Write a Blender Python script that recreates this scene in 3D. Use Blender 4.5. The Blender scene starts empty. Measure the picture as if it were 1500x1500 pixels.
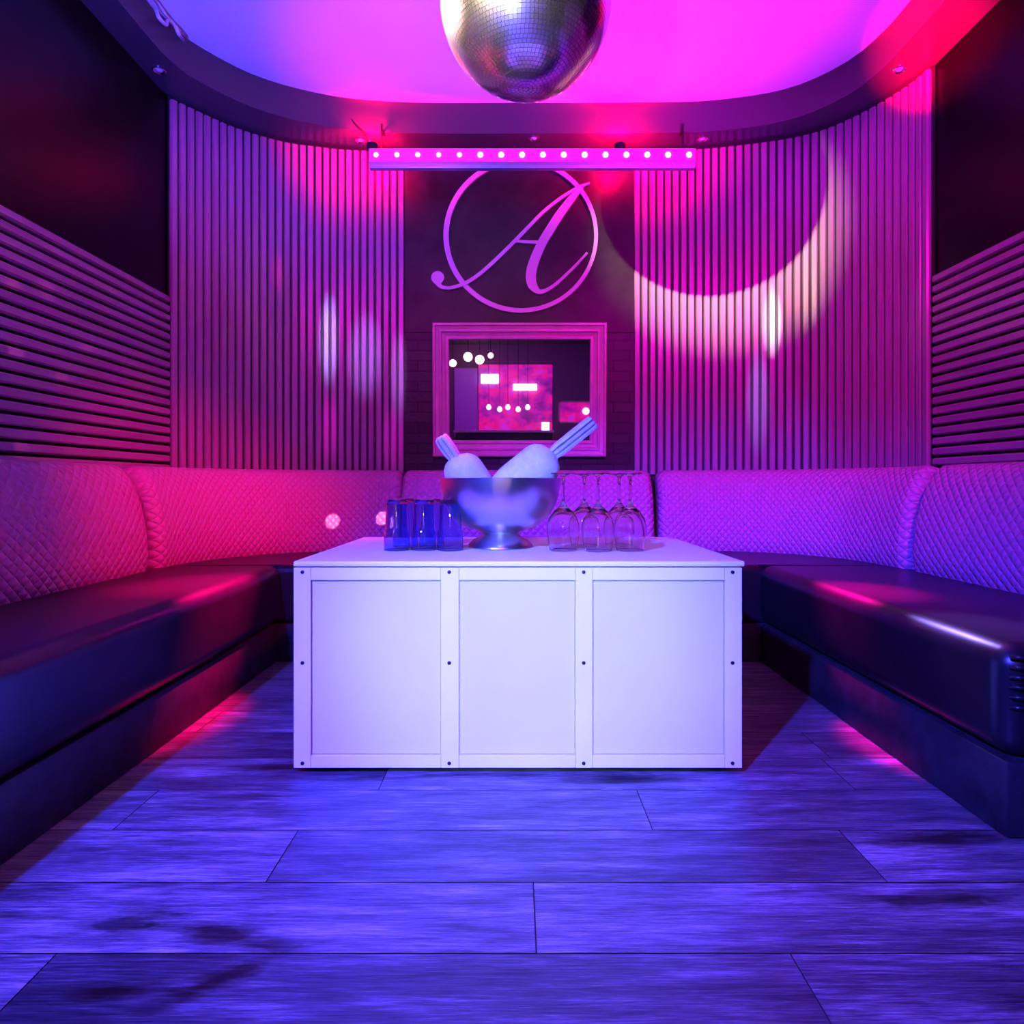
import bpy, bmesh, math, random
from mathutils import Vector, Matrix

random.seed(7)
SC = bpy.context.scene
COL = SC.collection
PI = math.pi
F, VX, VY, CAMZ = 930.0, 755.0, 710.0, 0.78

def P(px, py, y):
    return Vector(((px - VX) / F * y, y, CAMZ + (VY - py) / F * y))

# ------------------------------------------------------------------ materials
def mat(name, color=(.5, .5, .5), rough=.5, metal=0., spec=.5, emit=None, estr=0., trans=0., ior=1.45, coat=0.):
    m = bpy.data.materials.new(name)
    m.use_nodes = True
    b = m.node_tree.nodes['Principled BSDF']
    b.inputs['Base Color'].default_value = (*color, 1)
    b.inputs['Roughness'].default_value = rough
    b.inputs['Metallic'].default_value = metal
    b.inputs['Specular IOR Level'].default_value = spec
    b.inputs['IOR'].default_value = ior
    b.inputs['Transmission Weight'].default_value = trans
    b.inputs['Coat Weight'].default_value = coat
    if emit:
        b.inputs['Emission Color'].default_value = (*emit, 1)
        b.inputs['Emission Strength'].default_value = estr
    return m

class NT:
    def __init__(s, m):
        s.t = m.node_tree; s.n = s.t.nodes; s.b = s.n['Principled BSDF']
    def new(s, kind, **kw):
        x = s.n.new(kind)
        for k, v in kw.items():
            setattr(x, k, v)
        return x
    def link(s, a, b): s.t.links.new(a, b)
    def math(s, op, a, b=None):
        x = s.n.new('ShaderNodeMath'); x.operation = op
        for i, v in enumerate((a, b)):
            if v is None: continue
            if isinstance(v, (int, float)): x.inputs[i].default_value = v
            else: s.link(v, x.inputs[i])
        return x.outputs[0]
    def ramp(s, fac, stops):
        r = s.n.new('ShaderNodeValToRGB')
        e = r.color_ramp.elements
        while len(e) < len(stops): e.new(.5)
        for i, (p, c) in enumerate(stops):
            e[i].position = p
            e[i].color = (*c, 1) if isinstance(c, tuple) else (c, c, c, 1)
        s.link(fac, r.inputs[0])
        return r.outputs[0]
    def noise(s, vec, scale, detail=4, rough=.55):
        x = s.n.new('ShaderNodeTexNoise')
        x.inputs['Scale'].default_value = scale
        x.inputs['Detail'].default_value = detail
        x.inputs['Roughness'].default_value = rough
        if vec is not None: s.link(vec, x.inputs['Vector'])
        return x.outputs[0]
    def mapping(s, vec, scale=(1, 1, 1), loc=(0, 0, 0)):
        x = s.n.new('ShaderNodeMapping')
        x.inputs['Scale'].default_value = scale
        x.inputs['Location'].default_value = loc
        s.link(vec, x.inputs['Vector'])
        return x.outputs[0]
    def bump(s, h, strength=.3, dist=.01):
        x = s.n.new('ShaderNodeBump')
        x.inputs['Strength'].default_value = strength
        x.inputs['Distance'].default_value = dist
        s.link(h, x.inputs['Height'])
        s.link(x.outputs[0], s.b.inputs['Normal'])

def uneven(name, c0, c1, rough=.4, scale=6, stretch=(1, 1, 1), bump=0., spec=.5, metal=0, coat=0.):
    m = mat(name, c0, rough, metal, spec, coat=coat)
    t = NT(m)
    g = t.new('ShaderNodeTexCoord')
    v = t.mapping(g.outputs['Object'], stretch)
    n = t.noise(v, scale, 5, .6)
    t.link(t.ramp(n, [(.3, c0), (.7, c1)]), t.b.inputs['Base Color'])
    if bump: t.bump(t.noise(v, scale * 6, 3), bump, .004)
    return m

def make_floor_mat():
    m = mat('weathered_oak_vinyl', rough=.38, spec=.35)
    t = NT(m)
    g = t.new('ShaderNodeTexCoord')
    tone = t.new('ShaderNodeVertexColor', layer_name='tone')
    sep = t.new('ShaderNodeSeparateColor'); t.link(tone.outputs[0], sep.inputs[0])
    off = t.new('ShaderNodeCombineXYZ')
    t.link(t.math('MULTIPLY', sep.outputs[1], 37.), off.inputs[0])
    t.link(t.math('MULTIPLY', sep.outputs[2], 11.), off.inputs[2])
    add = t.new('ShaderNodeVectorMath', operation='ADD')
    t.link(g.outputs['Object'], add.inputs[0]); t.link(off.outputs[0], add.inputs[1])
    fine = t.noise(t.mapping(add.outputs[0], (8, 190, 5)), 1.6, 6, .75)
    mid = t.noise(t.mapping(add.outputs[0], (1.6, 16, 2)), 2.0, 5, .62)
    big = t.noise(t.mapping(add.outputs[0], (1.2, 3.6, 2)), 1.7, 4, .6)
    grain = t.math('ADD', t.math('MULTIPLY', fine, .95), t.math('ADD', t.math('MULTIPLY', mid, .55), t.math('MULTIPLY', big, .5)))
    grain = t.math('MULTIPLY', t.math('ADD', grain, t.math('MULTIPLY', sep.outputs[0], .13)), .77)
    col = t.ramp(grain, [(.62, (.010, .010, .012)), (.76, (.036, .035, .038)), (.87, (.095, .094, .096)), (1., (.27, .265, .26))])
    # dark elongated patches multiplied into the plank colour: (x, y, half length, half width, turn)
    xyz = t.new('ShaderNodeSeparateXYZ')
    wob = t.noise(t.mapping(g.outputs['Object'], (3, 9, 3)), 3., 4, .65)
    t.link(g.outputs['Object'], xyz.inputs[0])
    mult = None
    for kx, ky, hl, hw, an in DARK_PATCHES:
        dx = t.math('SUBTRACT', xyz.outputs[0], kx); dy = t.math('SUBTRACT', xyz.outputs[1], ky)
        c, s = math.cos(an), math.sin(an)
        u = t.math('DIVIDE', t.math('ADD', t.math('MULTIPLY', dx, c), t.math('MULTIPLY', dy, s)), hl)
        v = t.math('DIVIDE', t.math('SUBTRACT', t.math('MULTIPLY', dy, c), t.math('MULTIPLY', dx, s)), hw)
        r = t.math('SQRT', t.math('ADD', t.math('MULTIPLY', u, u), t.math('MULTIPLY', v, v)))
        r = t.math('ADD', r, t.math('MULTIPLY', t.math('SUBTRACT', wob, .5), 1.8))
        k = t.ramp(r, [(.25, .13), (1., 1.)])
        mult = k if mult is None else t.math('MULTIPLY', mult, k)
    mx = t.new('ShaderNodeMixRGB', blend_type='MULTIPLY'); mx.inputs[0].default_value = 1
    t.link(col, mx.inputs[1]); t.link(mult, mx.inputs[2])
    t.link(mx.outputs[0], t.b.inputs['Base Color'])
    t.link(t.ramp(mid, [(.3, .42), (.7, .3)]), t.b.inputs['Roughness'])
    t.bump(grain, .25, .003)
    return m

def make_quilt_mat():
    m = mat('quilted_pink_vinyl', (.46, .13, .33), .36, spec=.5)
    t = NT(m)
    uv = t.new('ShaderNodeUVMap', uv_map='UVMap')
    sp = t.new('ShaderNodeSeparateXYZ'); t.link(uv.outputs[0], sp.inputs[0])
    a = t.math('MULTIPLY', t.math('ADD', sp.outputs[0], sp.outputs[1]), PI / .041)
    b = t.math('MULTIPLY', t.math('SUBTRACT', sp.outputs[0], sp.outputs[1]), PI / .041)
    h = t.math('MULTIPLY', t.math('ABSOLUTE', t.math('SINE', a)), t.math('ABSOLUTE', t.math('SINE', b)))
    h = t.math('POWER', h, .5)
    t.bump(h, .7, .009)
    return m

def make_brick_mat():
    m = mat('dark_painted_brick', (.03, .03, .034), .42, spec=.3)
    t = NT(m)
    g = t.new('ShaderNodeTexCoord')
    mp = t.new('ShaderNodeMapping'); mp.inputs['Rotation'].default_value = (PI / 2, 0, 0)
    t.link(g.outputs['Object'], mp.inputs[0])
    br = t.new('ShaderNodeTexBrick')
    br.inputs['Scale'].default_value = 1
    br.inputs['Brick Width'].default_value = .19
    br.inputs['Row Height'].default_value = .06
    br.inputs['Mortar Size'].default_value = .006
    br.inputs['Color1'].default_value = (.03, .03, .034, 1)
    br.inputs['Color2'].default_value = (.018, .018, .02, 1)
    br.inputs['Mortar'].default_value = (.012, .012, .014, 1)
    t.link(mp.outputs[0], br.inputs[0])
    t.link(br.outputs[0], t.b.inputs['Base Color'])
    t.bump(t.math('ADD', t.math('MULTIPLY', br.outputs[1], -1.), t.math('MULTIPLY', t.noise(g.outputs['Object'], 40), .4)), .6, .01)
    return m

DARK_PATCHES = [(-.70, 1.13, .13, .045, .05), (-.50, 1.10, .17, .035, -.25), (-.47, 1.0, .13, .028, .62), (.80, 1.19, .26, .035, .02),
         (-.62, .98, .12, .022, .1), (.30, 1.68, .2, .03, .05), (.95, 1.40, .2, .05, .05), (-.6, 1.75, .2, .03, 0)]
M = {}
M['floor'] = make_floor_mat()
M['quilt'] = make_quilt_mat()
M['brick'] = make_brick_mat()
M['board'] = uneven('dark_stained_board', (.008, .007, .009), (.026, .022, .027), .4, 5, spec=.22)
M['black_wall'] = mat('black_gloss_wall', (.004, .004, .005), .28, spec=.12)
M['wall_dark'] = mat('charcoal_paint', (.02, .02, .022), .6)
M['wall_rear'] = mat('plum_wall_paint', (.16, .05, .16), .6)
M['ceiling'] = uneven('white_ceiling_paint', (.74, .74, .75), (.8, .8, .8), .85, 2.)
M['soffit'] = mat('dark_gloss_soffit', (.06, .042, .055), .3, spec=.4)
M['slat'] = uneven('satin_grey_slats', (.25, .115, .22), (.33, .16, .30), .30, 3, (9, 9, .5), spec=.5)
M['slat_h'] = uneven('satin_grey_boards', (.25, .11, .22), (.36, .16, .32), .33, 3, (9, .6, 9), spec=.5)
M['leather'] = uneven('black_leather', (.004, .004, .005), (.008, .007, .009), .33, 9, bump=.04, spec=.5)
M['leather_matt'] = uneven('black_vinyl_plinth', (.006, .006, .007), (.02, .02, .022), .5, 14, bump=.2, spec=.3)
M['table'] = uneven('white_table_paint', (.80, .80, .81), (.86, .86, .86), .35, 5, bump=.03)
M['panel'] = uneven('white_acrylic_panel', (.70, .70, .73), (.76, .76, .79), .3, 2.2)
M['screw'] = mat('dark_screw', (.03, .03, .03), .4, .8)
M['rubber'] = mat('black_rubber', (.01, .01, .01), .7)
M['steel'] = mat('brushed_steel', (.62, .62, .66), .29, 1.)
M['chrome'] = mat('chrome', (.85, .85, .86), .1, 1.)
M['glass'] = mat('clear_glass', (1, 1, 1), .02, trans=1., ior=1.45)
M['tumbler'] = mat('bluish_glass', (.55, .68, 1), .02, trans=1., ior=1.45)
M['scoop'] = uneven('frosted_plastic', (.66, .69, .76), (.84, .85, .9), .3, 38, bump=.5)
M['mirror_tile'] = mat('mirror_tile', (.92, .92, .93), .22, 1.)
M['grout'] = mat('ball_core', (.06, .06, .06), .6)
M['mirror'] = mat('mirror_glass', (.92, .92, .93), .012, 1.)
M['frame'] = uneven('carved_frame_paint', (.46, .20, .34), (.60, .28, .44), .30, 8, spec=.6)
M['letter'] = mat('lilac_lettering', (.62, .42, .62), .4)
M['bar_housing'] = mat('led_bar_aluminium', (.30, .26, .32), .35, .3)
M['bar_lens'] = mat('led_bar_lens', (.6, .1, .5), .3, emit=(1, .0, .68), estr=.62)
M['led'] = mat('led_lens', (1, 1, 1), .3, emit=(1, .55, .8), estr=14)
M['black'] = mat('black_metal', (.015, .015, .016), .4, .6)
M['red_lens'] = mat('red_lamp_lens', (1, .2, .2), .3, emit=(1, .03, .1), estr=25)
M['cable'] = mat('black_cable', (.012, .012, .012), .5)
M['clear_tube'] = mat('clear_cable', (.6, .6, .7), .15, spec=.7)
M['bulb'] = mat('unlit_bulb', (.5, .45, .55), .2)
def make_glow():
    m = mat('backlit_bar_wall', (.3, .05, .25), .4, emit=(.9, 0, .5), estr=.7)
    t = NT(m)
    g = t.new('ShaderNodeTexCoord')
    n = t.noise(t.mapping(g.outputs['Object'], (2.4, 1, 3.2)), 1.6, 4, .6)
    t.link(t.ramp(n, [(.34, (.10, .0, .16)), (.46, (.55, .0, .42)), (.56, (1., .0, .22)), (.68, (.62, .02, .9))]), t.b.inputs['Emission Color'])
    return m
M['rear_glow'] = make_glow()
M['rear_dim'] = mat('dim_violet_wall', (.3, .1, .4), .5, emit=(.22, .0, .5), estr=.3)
M['rear_lamp'] = mat('pendant_glow', (1, .6, .8), .4, emit=(1, .3, .6), estr=8)
M['rear_tube'] = mat('tube_glow', (1, .8, .8), .4, emit=(1, .62, .66), estr=6)
M['rear_blue'] = mat('blue_white_glow', (.8, .9, 1), .4, emit=(.55, .7, 1), estr=6)

# ------------------------------------------------------------------ mesh helpers
class MB:
    def __init__(s): s.v = []; s.f = []
    def add(s, vs, fs):
        o = len(s.v); s.v += [tuple(v) for v in vs]; s.f += [tuple(i + o for i in f) for f in fs]; return s
    def box(s, x0, x1, y0, y1, z0, z1):
        return s.add([(x, y, z) for z in (z0, z1) for y in (y0, y1) for x in (x0, x1)],
                     [(0, 2, 3, 1), (4, 5, 7, 6), (0, 1, 5, 4), (2, 6, 7, 3), (0, 4, 6, 2), (1, 3, 7, 5)])
    def quad(s, a, b, c, d): return s.add([a, b, c, d], [(0, 1, 2, 3)])
    def lathe(s, prof, n=40, c=(0, 0, 0), cap0=True, cap1=True, M_=None):
        vs, fs = [], []
        for r, z in prof:
            for k in range(n):
                a = 2 * PI * k / n
                p = Vector((r * math.cos(a), r * math.sin(a), z))
                if M_ is not None: p = M_ @ p
                vs.append((p.x + c[0], p.y + c[1], p.z + c[2]))
        for i in range(len(prof) - 1):
            for k in range(n):
                k2 = (k + 1) % n
                fs.append((i * n + k, i * n + k2, (i + 1) * n + k2, (i + 1) * n + k))
        if cap0: fs.append(tuple(range(n))[::-1])
        if cap1: fs.append(tuple(range((len(prof) - 1) * n, len(prof) * n)))
        return s.add(vs, fs)
    def tube(s, pts, r, n=10, cap=True):
        pts = [Vector(p) for p in pts]; m = len(pts); vs = []; fs = []
        up = Vector((0, 0, 1)); prev = None
        for i in range(m):
            t = (pts[min(i + 1, m - 1)] - pts[max(i - 1, 0)]).normalized()
            if prev is None:
                a = t.cross(up)
                if a.length < .01: a = t.cross(Vector((1, 0, 0)))
            else: a = prev - t * prev.dot(t)
            a.normalize(); b = t.cross(a); prev = a
            rr = r[i] if isinstance(r, (list, tuple)) else r
            for k in range(n):
                q = 2 * PI * k / n
                vs.append(pts[i] + a * rr * math.cos(q) + b * rr * math.sin(q))
        for i in range(m - 1):
            for k in range(n):
                k2 = (k + 1) % n
                fs.append((i * n + k, i * n + k2, (i + 1) * n + k2, (i + 1) * n + k))
        if cap: fs += [tuple(range(n))[::-1], tuple(range((m - 1) * n, m * n))]
        return s.add(vs, fs)
    def prism(s, poly, z0, z1):
        n = len(poly)
        return s.add([(x, y, z0) for x, y in poly] + [(x, y, z1) for x, y in poly],
                     [tuple(range(n))[::-1], tuple(range(n, 2 * n))] + [(i, (i + 1) % n, n + (i + 1) % n, n + i) for i in range(n)])
    def build(s, name, m, parent=None, smooth=None, bevel=None, seg=3, fix=True, loc=None):
        me = bpy.data.meshes.new(name)
        me.from_pydata(s.v, [], s.f)
        if fix:
            b = bmesh.new(); b.from_mesh(me); bmesh.ops.recalc_face_normals(b, faces=b.faces); b.to_mesh(me); b.free()
        me.materials.append(m)
        if smooth is not None:
            me.polygons.foreach_set('use_smooth', [True] * len(me.polygons))
            if smooth < 180: me.set_sharp_from_angle(angle=math.radians(smooth))
        me.update()
        o = bpy.data.objects.new(name, me); COL.objects.link(o)
        if parent: o.parent = parent
        if loc: o.location = loc
        if bevel:
            md = o.modifiers.new('Bevel', 'BEVEL'); md.width = bevel; md.segments = seg
            md.limit_method = 'ANGLE'; md.angle_limit = math.radians(40)
            md.harden_normals = False
            if smooth is None:
                me.polygons.foreach_set('use_smooth', [True] * len(me.polygons))
                w = o.modifiers.new('WN', 'WEIGHTED_NORMAL'); w.keep_sharp = True
        return o

def tag(o, label=None, cat=None, group=None, kind=None):
    if label: o['label'] = label
    if cat: o['category'] = cat
    if group: o['group'] = group
    if kind: o['kind'] = kind
    return o
def thing(name, label, cat, loc=(0, 0, 0), group=None, rz=0.):
    o = bpy.data.objects.new(name, None); COL.objects.link(o); o.location = loc; o.rotation_euler = (0, 0, rz)
    o.empty_display_size = .05
    return tag(o, label, cat, group)
def struct(o): return tag(o, kind='structure')
def dup(root, loc, label, rz=0.):
    r = root.copy(); COL.objects.link(r); r.location = loc; r.rotation_euler = (0, 0, rz); r['label'] = label
    for ch in list(root.children):
        c = ch.copy(); COL.objects.link(c); c.parent = r
        for g in list(ch.children):
            d = g.copy(); COL.objects.link(d); d.parent = c
    return r

def catmull(pts, n=8):
    pts = [Vector(p) for p in pts]; out = []
    for i in range(len(pts) - 1):
        p0, p1, p2, p3 = pts[max(i - 1, 0)], pts[i], pts[i + 1], pts[min(i + 2, len(pts) - 1)]
        for k in range(n):
            t = k / n
            out.append(.5 * ((2 * p1) + (p2 - p0) * t + (2 * p0 - 5 * p1 + 4 * p2 - p3) * t * t + (3 * p1 - p0 - 3 * p2 + p3) * t ** 3))
    out.append(pts[-1]); return out
def resample(pts, step=None, n=None):
    pts = [Vector(p) for p in pts]; L = [0]
    for a, b in zip(pts, pts[1:]): L.append(L[-1] + (b - a).length)
    if n is None: n = max(2, round(L[-1] / step) + 1)
    out = []; j = 0
    for k in range(n):
        t = L[-1] * k / (n - 1)
        while j < len(L) - 2 and L[j + 1] < t: j += 1
        q = (t - L[j]) / max(1e-9, L[j + 1] - L[j]); out.append(pts[j].lerp(pts[j + 1], min(1, q)))
    return out
def normals2(pts):
    r = []
    for i in range(len(pts)):
        t = pts[min(i + 1, len(pts) - 1)] - pts[max(i - 1, 0)]
        r.append(Vector((t.y, -t.x)).normalized())     # to the right of travel: into the room when walking left wall -> back -> right wall
    return r

# ------------------------------------------------------------------ room shell
WL, WR, YB, ZS, ZC = -1.75, 1.95, 3.72, 2.73, 2.90
REAR = -4.0
LEFTC = [(-1.745, 3.19), (-1.634, 3.34), (-1.521, 3.467), (-1.327, 3.60), (-1.13, 3.66), (-.95, 3.695), (-.645, YB - .005)]
RIGHTC = [(.688, YB - .005), (1.05, 3.685), (1.224, 3.655), (1.519, 3.577), (1.706, 3.467), (1.84, 3.28), (1.92, 3.09), (1.94, 2.95)]
lc, rc = catmull(LEFTC), catmull(RIGHTC)

# floor of planks: one mesh, a little gap between planks, tone per plank
def build_floor():
    fb = MB(); tones = []
    w, y0 = .1885, 1.0565
    joints = {-1: [.457], 0: [.035], 1: [.73], 2: [.31], -2: [-.5], 3: [-.35], 4: [.9]}
    rnd = random.Random(3)
    k = -27
    while y0 + k * w < 3.9:
        base = joints.get(k, [rnd.uniform(-.6, .6)])[0]
        xs = [base + j * 1.22 for j in range(-4, 5)]
        xs = [x for x in xs if -2.1 < x < 2.1]
        xs = [-2.1] + xs + [2.1]
        for a, b in zip(xs, xs[1:]):
            g = .0013
            fb.quad((a + g, y0 + k * w + g, 0), (b - g, y0 + k * w + g, 0), (b - g, y0 + (k + 1) * w - g, 0), (a + g, y0 + (k + 1) * w - g, 0))
            tones.append((rnd.random(), rnd.random(), rnd.random(), 1))
        k += 1
    n = len(tones)
    fb.quad((-2.1, REAR - .1, -.003), (2.1, REAR - .1, -.003), (2.1, 3.95, -.003), (-2.1, 3.95, -.003))
    tones.append((0, 0, 0, 1))
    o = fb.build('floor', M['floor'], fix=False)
    me = o.data
    ca = me.color_attributes.new('tone', 'FLOAT_COLOR', 'CORNER')
    for p in me.polygons:
        for li in p.loop_indices: ca.data[li].color = tones[p.index]
    me.materials.append(M['rubber'])
    me.polygons[n].material_index = 1
    return struct(o)
build_floor()

def wall_strip(name, pts, z0, z1, m, th=.06):
    b = MB(); pts = [Vector(p) for p in pts]; nn = normals2(pts); n = len(pts)
    back = [p - q * th for p, q in zip(pts, nn)]
    vs = []
    for p, q in zip(pts, back): vs += [(p.x, p.y, z0), (p.x, p.y, z1), (q.x, q.y, z1), (q.x, q.y, z0)]
    fs = []
    for i in range(n - 1):
        a, c = 4 * i, 4 * i + 4
        for k in range(4): fs.append((a + k, a + (k + 1) % 4, c + (k + 1) % 4, c + k))
    fs += [(0, 1, 2, 3), (4 * n - 1, 4 * n - 2, 4 * n - 3, 4 * n - 4)]
    return struct(b.add(vs, fs).build(name, m, smooth=30))
wall_strip('wall_left', [(WL, REAR), (WL, 3.19)], 0, ZC, M['black_wall'])
wall_strip('wall_right', [(WR, 2.95), (WR, REAR)], 0, ZC, M['black_wall'])
wall_strip('wall_back', lc + [Vector((.02, YB))] + rc, 0, ZC, M['wall_dark'])
struct(MB().box(WL - .06, WR + .06, REAR - .06, REAR, 0, ZC).build('wall_rear', M['wall_rear']))
# the brick centre of the back wall below, smooth dark board above
struct(MB().box(-.645, .688, YB - .022, YB, .5, 1.663).build('trim_2', M['brick']))
struct(MB().box(-.645, .688, YB - .026, YB, 1.667, ZS).build('trim_3', M['board']))

INNER = [(-1.60, 0), (-1.60, 2.5), (-1.585, 2.92), (-1.51, 3.10), (-1.32, 3.31), (-1.0, 3.46), (-.6, 3.52), (.05, 3.525), (.7, 3.52), (1.1, 3.50),
         (1.45, 3.40), (1.65, 3.2), (1.72, 2.97), (1.73, 2.6), (1.73, 0)]
inner = resample(catmull(INNER, 10), n=120)
OUTER = [Vector((WL, 0)), Vector((WL, 3.19))] + lc + rc + [Vector((WR, 2.95)), Vector((WR, 0))]
def nearest_on(poly, p):
    best = None
    for a, b in zip(poly, poly[1:]):
        d = b - a
        t = 0 if d.length_squared < 1e-12 else max(0, min(1, (p - a).dot(d) / d.length_squared))
        q = a + d * t; e = (p - q).length
        if best is None or e < best[0]: best = (e, q)
    return best[1]
outer = [nearest_on(OUTER, p) for p in inner]
outer[0] = Vector((WL, 0)); outer[-1] = Vector((WR, 0))
sb = MB(); vs = []; fs = []
for p, q in zip(inner, outer):
    d = (p - q).normalized()
    e = q - d * .02
    vs += [(e.x, e.y, ZS), (p.x, p.y, ZS), (p.x, p.y, ZC), (e.x, e.y, ZC)]
for i in range(len(inner) - 1):
    a, c = 4 * i, 4 * i + 4
    for k in range(4): fs.append((a + k, a + (k + 1) % 4, c + (k + 1) % 4, c + k))
fs += [(0, 1, 2, 3)[::-1], tuple(4 * (len(inner) - 1) + k for k in range(4))]
sb.add(vs, fs)
sb.box(WL, WR, REAR, 0, ZS, ZC)
struct(sb.build('trim_1', M['soffit'], smooth=30))
struct(MB().box(WL - .1, WR + .1, REAR - .1, 3.85, ZC, ZC + .06).build('ceiling', M['ceiling']))

# ------------------------------------------------------------------ slatted panels
def vertical_panel(curve, pitch, label):
    t = thing('slatted_panel', label, 'wall panel', (curve[len(curve) // 2].x, curve[len(curve) // 2].y, .84), 'slatted wall panels')
    off = Vector(t.location)
    L = sum((b - a).length for a, b in zip(curve, curve[1:]))
    n = round(L / pitch)
    cs = resample(curve, n=2 * n + 1); nn = normals2(cs)
    b = MB(); w = pitch * .39
    prof = [(-w, .002), (-w, .016), (-w * .72, .025), (w * .72, .025), (w, .016), (w, .002)]
    for i in range(n):
        c, nm = cs[2 * i + 1], nn[2 * i + 1]; tg = Vector((-nm.y, nm.x))
        zt = ZS - .016
        poly = [c + tg * u + nm * d for u, d in prof]
        b.prism([(p.x - off.x, p.y - off.y) for p in poly], 0, zt - .84)
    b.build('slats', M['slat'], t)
    bk = MB()
    pa = [p + q * .0005 for p, q in zip(cs, nn)]; pb = [p + q * .004 for p, q in zip(cs, nn)]
    poly = pa + pb[::-1]
    bk.prism([(p.x - off.x, p.y - off.y) for p in poly], 0, ZS - .004 - .84)
    bk.build('backing_board', M['wall_dark'], t)
vertical_panel(lc, .0432, 'curved panel of upright slats left of the round A emblem')
vertical_panel(rc, .0440, 'curved panel of upright slats right of the round A emblem, with a round shadow')

def side_panel(x, sgn, y0, y1, label):
    t = thing('slatted_panel', label, 'wall panel', (x, (y0 + y1) / 2, .8), 'slatted side panels')
    zt = 1.722 if sgn > 0 else 1.745
    b = MB(); p = .0468; n = 20
    for k in range(n):
        z1 = zt - k * p - .8; z0 = z1 - p * .74
        prof = [(.002, z0), (.018, z0), (.026, z0 + .006), (.026, z1 - .006), (.018, z1), (.002, z1)]
        yy0, yy1 = y0 - (y0 + y1) / 2, y1 - (y0 + y1) / 2
        m = len(prof)
        vs = [(sgn * d, yy0, z) for d, z in prof] + [(sgn * d, yy1, z) for d, z in prof]
        b.add(vs, [tuple(range(m)), tuple(range(m, 2 * m))[::-1]] + [(i, (i + 1) % m, m + (i + 1) % m, m + i) for i in range(m)])
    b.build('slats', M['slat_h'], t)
side_panel(WL, 1, .2, 3.17, 'panel of level slats on the black side wall left of the table')
side_panel(WR, -1, .9, 2.93, 'panel of level slats on the black side wall right of the table')

# ------------------------------------------------------------------ emblem
def E(u, v): return ((u / 5 + 600 - VX) / F * YB, CAMZ + (VY - (v / 5 + 230)) / F * YB)
ec = E(816, 593)
em = thing('wall_emblem', 'round lilac emblem with a script letter A on the dark wall above the mirror', 'sign', (ec[0], YB - .03, ec[1]))
def ribbon(points, widths, name, closed=False, y0=-.012, y1=.003):
    pts = catmull([Vector((*E(*p), 0)) for p in points], 10)
    wd = []
    for i in range(len(widths) - 1):
        for k in range(10): wd.append(widths[i] + (widths[i + 1] - widths[i]) * k / 10)
    wd.append(widths[-1])
    b = MB(); vs = []; fs = []; sc = YB / F / 5
    for i, p in enumerate(pts):
        t = (pts[min(i + 1, len(pts) - 1)] - pts[max(i - 1, 0)]).normalized(); nm = Vector((-t.y, t.x, 0)) * wd[i] * sc / 2
        for q in (p + nm, p - nm):
            vs += [(q.x - ec[0], y0, q.y - ec[1]), (q.x - ec[0], y1, q.y - ec[1])]
    for i in range(len(pts) - 1):
        a, c = 4 * i, 4 * i + 4
        fs += [(a, a + 2, c + 2, c), (a + 1, c + 1, c + 3, a + 3), (a, c, c + 1, a + 1), (a + 2, a + 3, c + 3, c + 2)]
    fs += [(0, 1, 3, 2), (4 * len(pts) - 4, 4 * len(pts) - 2, 4 * len(pts) - 1, 4 * len(pts) - 3)]
    return b.add(vs, fs)
rb = MB(); sc = YB / F / 5; vs = []; fs = []; N = 96
for k in range(N):
    a = 2 * PI * k / N; wd = (16.5 - 2.5 * math.cos(a)) * sc; R0 = 544 * sc
    for rr in (R0 - wd, R0 + wd):
        for y in (-.010, .003): vs.append((rr * math.cos(a), y, rr * math.sin(a)))
for k in range(N):
    a, c = 4 * k, 4 * ((k + 1) % N)
    fs += [(a, a + 2, c + 2, c), (a + 1, c + 1, c + 3, a + 3), (a, c, c + 1, a + 1), (a + 2, a + 3, c + 3, c + 2)]
rb.add(vs, fs).build('ring', M['letter'], em, smooth=40)
lb = ribbon([(198, 925), (232, 962), (262, 972), (310, 972), (400, 945), (500, 885), (600, 800), (700, 705), (790, 615), (880, 522), (970, 430), (1080, 340), (1170, 280), (1240, 242), (1312, 214)],
            [40, 30, 24, 24, 26, 27, 27, 27, 27, 26, 25, 23, 21, 20, 10], 'l')
st = ribbon([(1262, 236), (1180, 330), (1100, 436), (1030, 545), (970, 645), (920, 755), (893, 840), (888, 910), (903, 962), (945, 1002), (1000, 990), (1070, 945), (1150, 872), (1230, 792), (1296, 718)],
            [22, 52, 62, 66, 66, 70, 74, 74, 66, 36, 26, 24, 22, 20, 16], 'l', y0=-.0125)
cr = ribbon([(775, 634), (860, 640), (948, 644)], [20, 22, 24], 'l', y0=-.0115)
lb.add(st.v, st.f); lb.add(cr.v, cr.f)
bx, bz = E(212, 900); n = 32; vs = []
for y in (-.0128, .003):
    for k in range(n): vs.append((bx - ec[0] + 47 * sc * math.cos(2 * PI * k / n), y, bz - ec[1] + 47 * sc * math.sin(2 * PI * k / n)))
lb.add(vs, [tuple(range(n)), tuple(range(n, 2 * n))[::-1]] + [(k, n + k, n + (k + 1) % n, (k + 1) % n) for k in range(n)])
lb.build('letter', M['letter'], em, smooth=40)

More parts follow.
